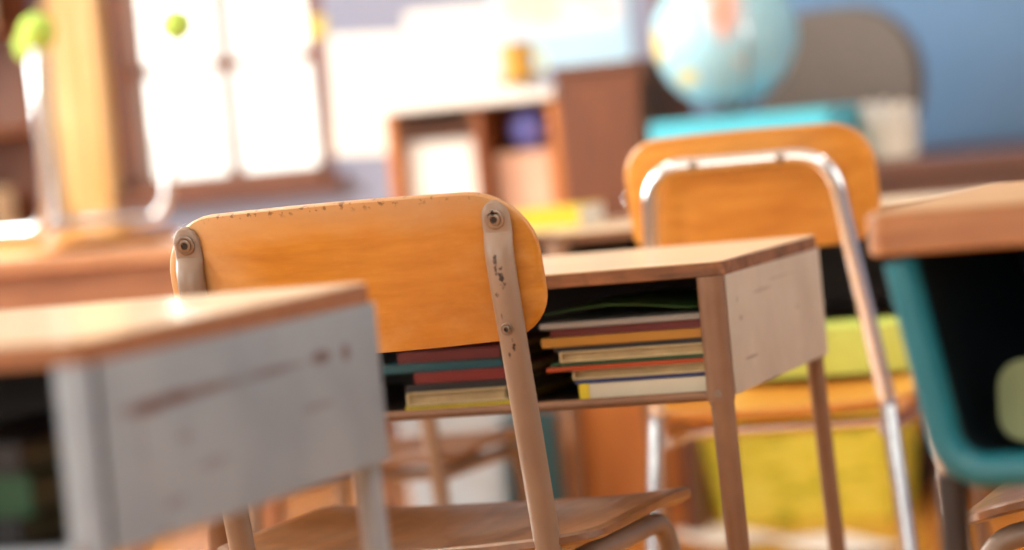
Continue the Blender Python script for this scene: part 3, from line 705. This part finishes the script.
# ------------------------------------------------------------------ open shelf unit and its contents
UX0, UX1, UY0, UY1 = -2.27, -1.895, 5.95, 6.30
un = root('shelf_unit', 'open brown shelf unit with a pale top below the wall map', 'shelf unit', ((UX0+UX1)/2, UY0, 0))
hw = (UX1-UX0)/2; dd = UY1-UY0
MB().box(-hw-.01, hw+.0, -.012, dd, .880, .905).build('top_board', M['white_lam'], un, .004, label='pale laminate top board')
MB().box(-hw, -hw+.02, 0, dd, 0, .88).box(hw-.02, hw, 0, dd, 0, .88).box(-hw+.02, hw-.02, dd-.012, dd, 0, .88).build('case', M['orange_wood'], un, .002)
MB().box(.0, .018, .004, dd-.014, .02, .878).build('divider', M['mid_wood_v'], un, .002)
for zz in (.02, .34, .60, .83):
    MB().box(-hw+.021, -.001, .004, dd-.014, zz, zz+.018).build('shelf', M['dark_wood'], un, .002)
    if zz < .8: MB().box(.019, hw-.021, .004, dd-.014, zz, zz+.018).build('shelf', M['dark_wood'], un, .002)
dr = MB().box(.020, hw-.022, -.014, .002, .04, .598).build('door', M['orange_wood'], un, .004)
MB().lathe([(.006, 0), (.006, .012), (.012, .018), (.011, .026), (.004, .029)], 16, Matrix.Translation((.04, -.014, .42)) @ Matrix.Rotation(PI/2, 4, 'X')).build('knob', M['chrome'], dr)
# tall cabinet beside it
tcab = root('cabinet', 'dark brown cabinet between the shelf unit and the globe', 'cabinet', (-1.793, 5.93, 0))
under = root('low_cabinet', 'narrow orange wooden cabinet standing under the tall brown one', 'cabinet', (-1.793, 5.93, 0))
MB().box(-.095, .09, 0, .38, 0, .499).build('body', M['orange_wood'], under, .003)
MB().box(-.088, .083, -.014, -.001, .05, .49).build('door', M['orange_wood'], under, .003)
MB().box(-.095, .09, 0, .38, .50, .925).build('body', M['red_wood'], tcab, .004)
MB().box(-.10, .095, -.008, .385, .925, .943).build('top_board', M['dark_wood'], tcab, .003)
d_ = MB().box(-.088, .083, -.016, -.001, .515, .90).build('door', M['red_wood'], tcab, .004)
MB().lathe([(.006, 0), (.006, .012), (.012, .018), (.011, .026), (.004, .029)], 16, Matrix.Translation((.06, -.016, .66)) @ Matrix.Rotation(PI/2, 4, 'X')).build('knob', M['chrome'], d_)
# contents
st = MB().prism(rrect(.155, .22, .003, 2), 0, .20).build('paper_stack', M['paper'], None, .001); st.location = (-2.165, 6.09, .619)
tag(st, 'white stack of paper in the left bay of the shelf unit', 'paper stack')
mb = MB(); k = 16; mb.lathe([(.045*math.sin(PI*(i+.1)/(k+.2)), .045*math.cos(PI*(i+.1)/(k+.2))) for i in range(k+1)], 28)
bl = mb.build('ball', plain('violet_blue_rubber', '#6d74c8', .45)); bl.location = (-1.985, 6.045, .7785+.045); tag(bl, 'violet blue ball on the peach box in the right bay of the shelf unit', 'ball')
pb = MB().prism(rrect(.12, .16, .006, 3), 0, .16).build('storage_box', plain('peach_card', '#e6bca2', .7), None, .003); pb.location = (-1.995, 6.08, .6185); tag(pb, 'peach cardboard box under the ball in the shelf unit', 'box')
for i, (lab, col, z_, w) in enumerate([('white folder on top of the shelf unit', 'white', 0, .26), ('cream folder on top of the white one on the shelf unit', 'cream', .0094, .2)]):
    book(lab, -2.24+i*.02, 5.99, .9055+z_, w, .2, .009, CV[col], 0, M['paper'], 'folders on the shelf unit')
mg = root('mug', 'mustard yellow mug standing on the folders of the shelf unit', 'mug', (-2.02, 6.10, .925))
MB().lathe([(.028, 0), (.032, .003), (.034, .08), (.031, .08), (.029, .006), (.0, .005)], 24).build('cup', plain('mustard_glaze', '#cf9a3a', .3), mg)
MB().tube(fillet([(.033, 0, .065), (.06, 0, .06), (.058, 0, .02), (.031, 0, .016)], .02, 5), .005, 10).build('handle', M['yellow'], mg)
yf_ = book('yellow folder lying on the wooden desk behind the small wooden chair', -1.66, 4.90, .6555, .12, .18, .030, CV['yellow'], 3, M['paper'], None, front=True)

# ------------------------------------------------------------------ teacher's desk, globe, box, pot, chair
table('dark brown table that carries the globe', 'table', -1.69, -.30, 5.74, 6.28, .695, .03, .06, M['dark_wood'], M['dark_wood'])
tb_ = root('turquoise_box', 'flat turquoise box under the globe', 'box', (-1.49, 5.97, .6955))
MB().prism(rrect(.355, .25, .012, 4), 0, .085).build('base', M['turq'], tb_, .003)
MB().prism(rrect(.37, .26, .014, 4), .07, .115).build('lid', M['turq'], tb_, .004)
# globe: ocean, land patches by noise, yellow land low left
gm, nt, b = newmat('globe_print')
n1 = noise(nt, 7, (1, 1, 1), 5, (4.1, 1.3, 2.2), .5)
n2 = noise(nt, 9, (1, 1, 1), 2, (1, 5, 0))
land = ramp(nt, n2.outputs[0], [(.35, srgb('#e8c65a')), (.45, srgb('#dc9f7c')), (.56, srgb('#cf8a7a')), (.66, srgb('#e9cba0'))])
c = mix(nt, ramp(nt, n1.outputs[0], [(.60, BW(0)), (.63, BW(1))]).outputs[0], srgb('#9ed2e4'), land.outputs[0])
nt.links.new(c, b.inputs['Base Color']); b.inputs['Roughness'].default_value = .45; b.inputs['Coat Weight'].default_value = .1
marks(gm, [(.035, .215, .035, .07, 1), (.01, .26, .05, .03, .9)], 'XZ', '#d99a86', nw=2.5, wscale=14)
marks(gm, [(-.125, .15, .03, .04, 1), (-.06, .08, .03, .02, .8)], 'XZ', '#ecd05a', nw=2.5, wscale=14)
gl = root('globe', 'pale blue school globe on the turquoise box', 'globe', (-1.53, 5.95, .8115))
MB().lathe([(.075, 0), (.078, .004), (.06, .008), (.02, .011), (.012, .016)], 32).build('base', M['dark_wood'], gl)
gr_ = .144; gz = .012+gr_+.003
k = 28; MB().lathe([(gr_*math.sin(PI*(i+.02)/(k+.04)), gr_*math.cos(PI*(i+.02)/(k+.04))) for i in range(k+1)], 48, Matrix.Translation((0, 0, gz)) @ Matrix.Rotation(R(23), 4, 'Y')).build('sphere', gm, gl)
arc = [((gr_+.011)*math.sin(R(a)), 0, gz-(gr_+.011)*math.cos(R(a))) for a in range(-10, 215, 9)]
MB().tube([Matrix.Rotation(R(-60), 3, 'Z') @ Vector(p) for p in arc], .004, 8).build('meridian', M['chrome'], gl)
# pot of cream pencils and paper rolls
pot = root('pencil_pot', 'white pot of cream paper rolls on the brown table beside the globe', 'pot', (-1.238, 6.04, .6955))
MB().lathe([(.05, 0), (.056, .004), (.062, .075), (.058, .075), (.052, .008), (.0, .007)], 28).build('cup', plain('white_pot', '#e6dccb', .5), pot)
for i in range(12):
    a = i*2.4; r0 = .012+.028*math.sqrt((i+.5)/12)
    MB().tube([(r0*math.cos(a), r0*math.sin(a), .01), (r0*1.5*math.cos(a), r0*1.5*math.sin(a), .105+.02*random.random())], .0075, 8).build('paper_roll', M['gold_wood'] if i % 3 == 0 else M['paper'], pot)
# grey rounded office chair behind the desk
oc = root('office_chair', 'dark grey round backed office chair before the chalkboard', 'chair', (-1.455, 6.42, 0), 180)
fab = plain('grey_upholstery', '#6a625c', .8, 0, .08, 40, .2)
MB().shell(rrect(.37, .33, .15, 10), lambda u, v: (u, -.21+.5*u*u, .86+v), .06, (1, .97, .9, .75, .5, .25), edge=.3).build('backrest', fab, oc)
MB().shell(rrect(.42, .40, .1, 8), lambda u, v: (u, v, .46), .07, (1, .97, .9, .75, .5, .25), edge=.3).build('seat', fab, oc)
MB().tube([(0, -.235, .86), (0, -.245, .6), (0, -.20, .43), (0, 0, .42)], .014, 12).build('back_bracket', M['dark_metal_and_shade'], oc)
MB().tube([(0, 0, .43), (0, 0, .08)], .025, 16).build('pillar', M['dark_metal_and_shade'], oc)
for i in range(5):
    a = i*2*PI/5; L = MB().tube([(0, 0, .09), (.21*math.cos(a), .21*math.sin(a), .065)], [.02, .012], 12).build('leg', M['dark_metal_and_shade'], oc)
    MB().lathe([(.008, -.010), (.026, -.009), (.026, .009), (.008, .010)], 16, Matrix.Translation((.21*math.cos(a), .21*math.sin(a), .026)) @ Matrix.Rotation(a, 4, 'Z') @ Matrix.Rotation(PI/2, 4, 'X')).build('caster', M['rubber'], L)

# ------------------------------------------------------------------ low things on the floor, seen under the desks
def tub(name, label, cat, x, y, w, d, h, mat, lidm=None, rz=0):
    r = root(name, label, cat, (x, y, 0), rz)
    o_, i_ = rrect(w*.88, d*.88, .03, 5), rrect(w, d, .035, 5); n = len(o_)
    vs = [(a, b_, 0) for a, b_ in o_]+[(a, b_, h) for a, b_ in i_]+[(a*.97, b_*.97, h) for a, b_ in i_]+[(a*.96, b_*.96, .006) for a, b_ in o_]
    fs = [tuple(range(n-1, -1, -1)), tuple(range(3*n, 4*n))]
    for k in range(3): fs += [(k*n+i, k*n+(i+1) % n, (k+1)*n+(i+1) % n, (k+1)*n+i) for i in range(n)]
    MB().add(vs, fs).build('tub_body', mat, r, 0)
    pts = [(a, b_, h) for a, b_ in i_]
    MB().tube(pts, .008, 8, closed=True).build('rim', lidm or mat, r)
    return r
mt, nt, b = newmat('yellow_print'); n1 = noise(nt, 14, (1, 1, 3), 3)
c = ramp(nt, n1.outputs[0], [(.36, srgb('#a9b52c')), (.44, srgb('#e6d83c')), (.6, srgb('#f2e65a'))]); nt.links.new(c.outputs[0], b.inputs['Base Color']); b.inputs['Roughness'].default_value = .5
tub('storage_tub', 'yellow patterned storage tub on the floor behind the chrome chair', 'storage tub', -1.44, 6.00, .40, .28, .19, mt)
tub('storage_tub', 'pale blue plastic tub on the floor under the far table end', 'storage tub', -2.10, 5.78, .22, .20, .27, plain('pale_blue_plastic', '#cfe4f4', .4))
tub('storage_tub', 'small teal plastic tub beside the pale blue one', 'storage tub', -1.945, 5.78, .06, .18, .25, M['teal'])
for i, (x, y, a, lab) in enumerate([(-1.56, 5.72, -52, 'white sheet in place of a light streak on the floor before the yellow tub, left one'), (-1.30, 5.54, -52, 'white sheet in place of a light streak on the floor before the yellow tub, right one')]):
    o = MB().shell(rrect(.28, .14, .002, 2), lambda u, v: (u, v, .0012+.004*(u/.15)**2), .0006, (1, .8, .5, .25)).build('paper_sheet', M['paper']); o.location = (x, y, .0012); o.rotation_euler = (0, 0, R(a))  # added sheets stand in for bright light streaks on the glossy floor
    tag(o, lab, 'paper', 'light streaks on the floor')
# low orange wood cabinet along the wall under the chalkboard
lc = root('low_cabinet', 'low orange brown wooden cabinet against the wall under the chalkboard', 'cabinet', (-.9, 6.66, 0))
MB().box(-1.0, 1.0, .0, .26, .06, .50).build('body', M['orange_wood'], lc, .003)
MB().box(-1.02, 1.02, -.015, .27, .50, .525).build('top_board', M['mid_wood'], lc, .003)
MB().box(-.98, .98, .03, .25, 0, .06).build('plinth', M['dark_wood'], lc)
for k in range(4):
    d_ = MB().box(-.985+k*.495, -.50+k*.495, -.016, -.001, .08, .485).build('door', M['orange_wood'], lc, .003)
    MB().lathe([(.006, 0), (.006, .012), (.012, .018), (.011, .026), (.004, .029)], 16, Matrix.Translation((-.54+k*.495, -.016, .4)) @ Matrix.Rotation(PI/2, 4, 'X')).build('knob', M['chrome'], d_)
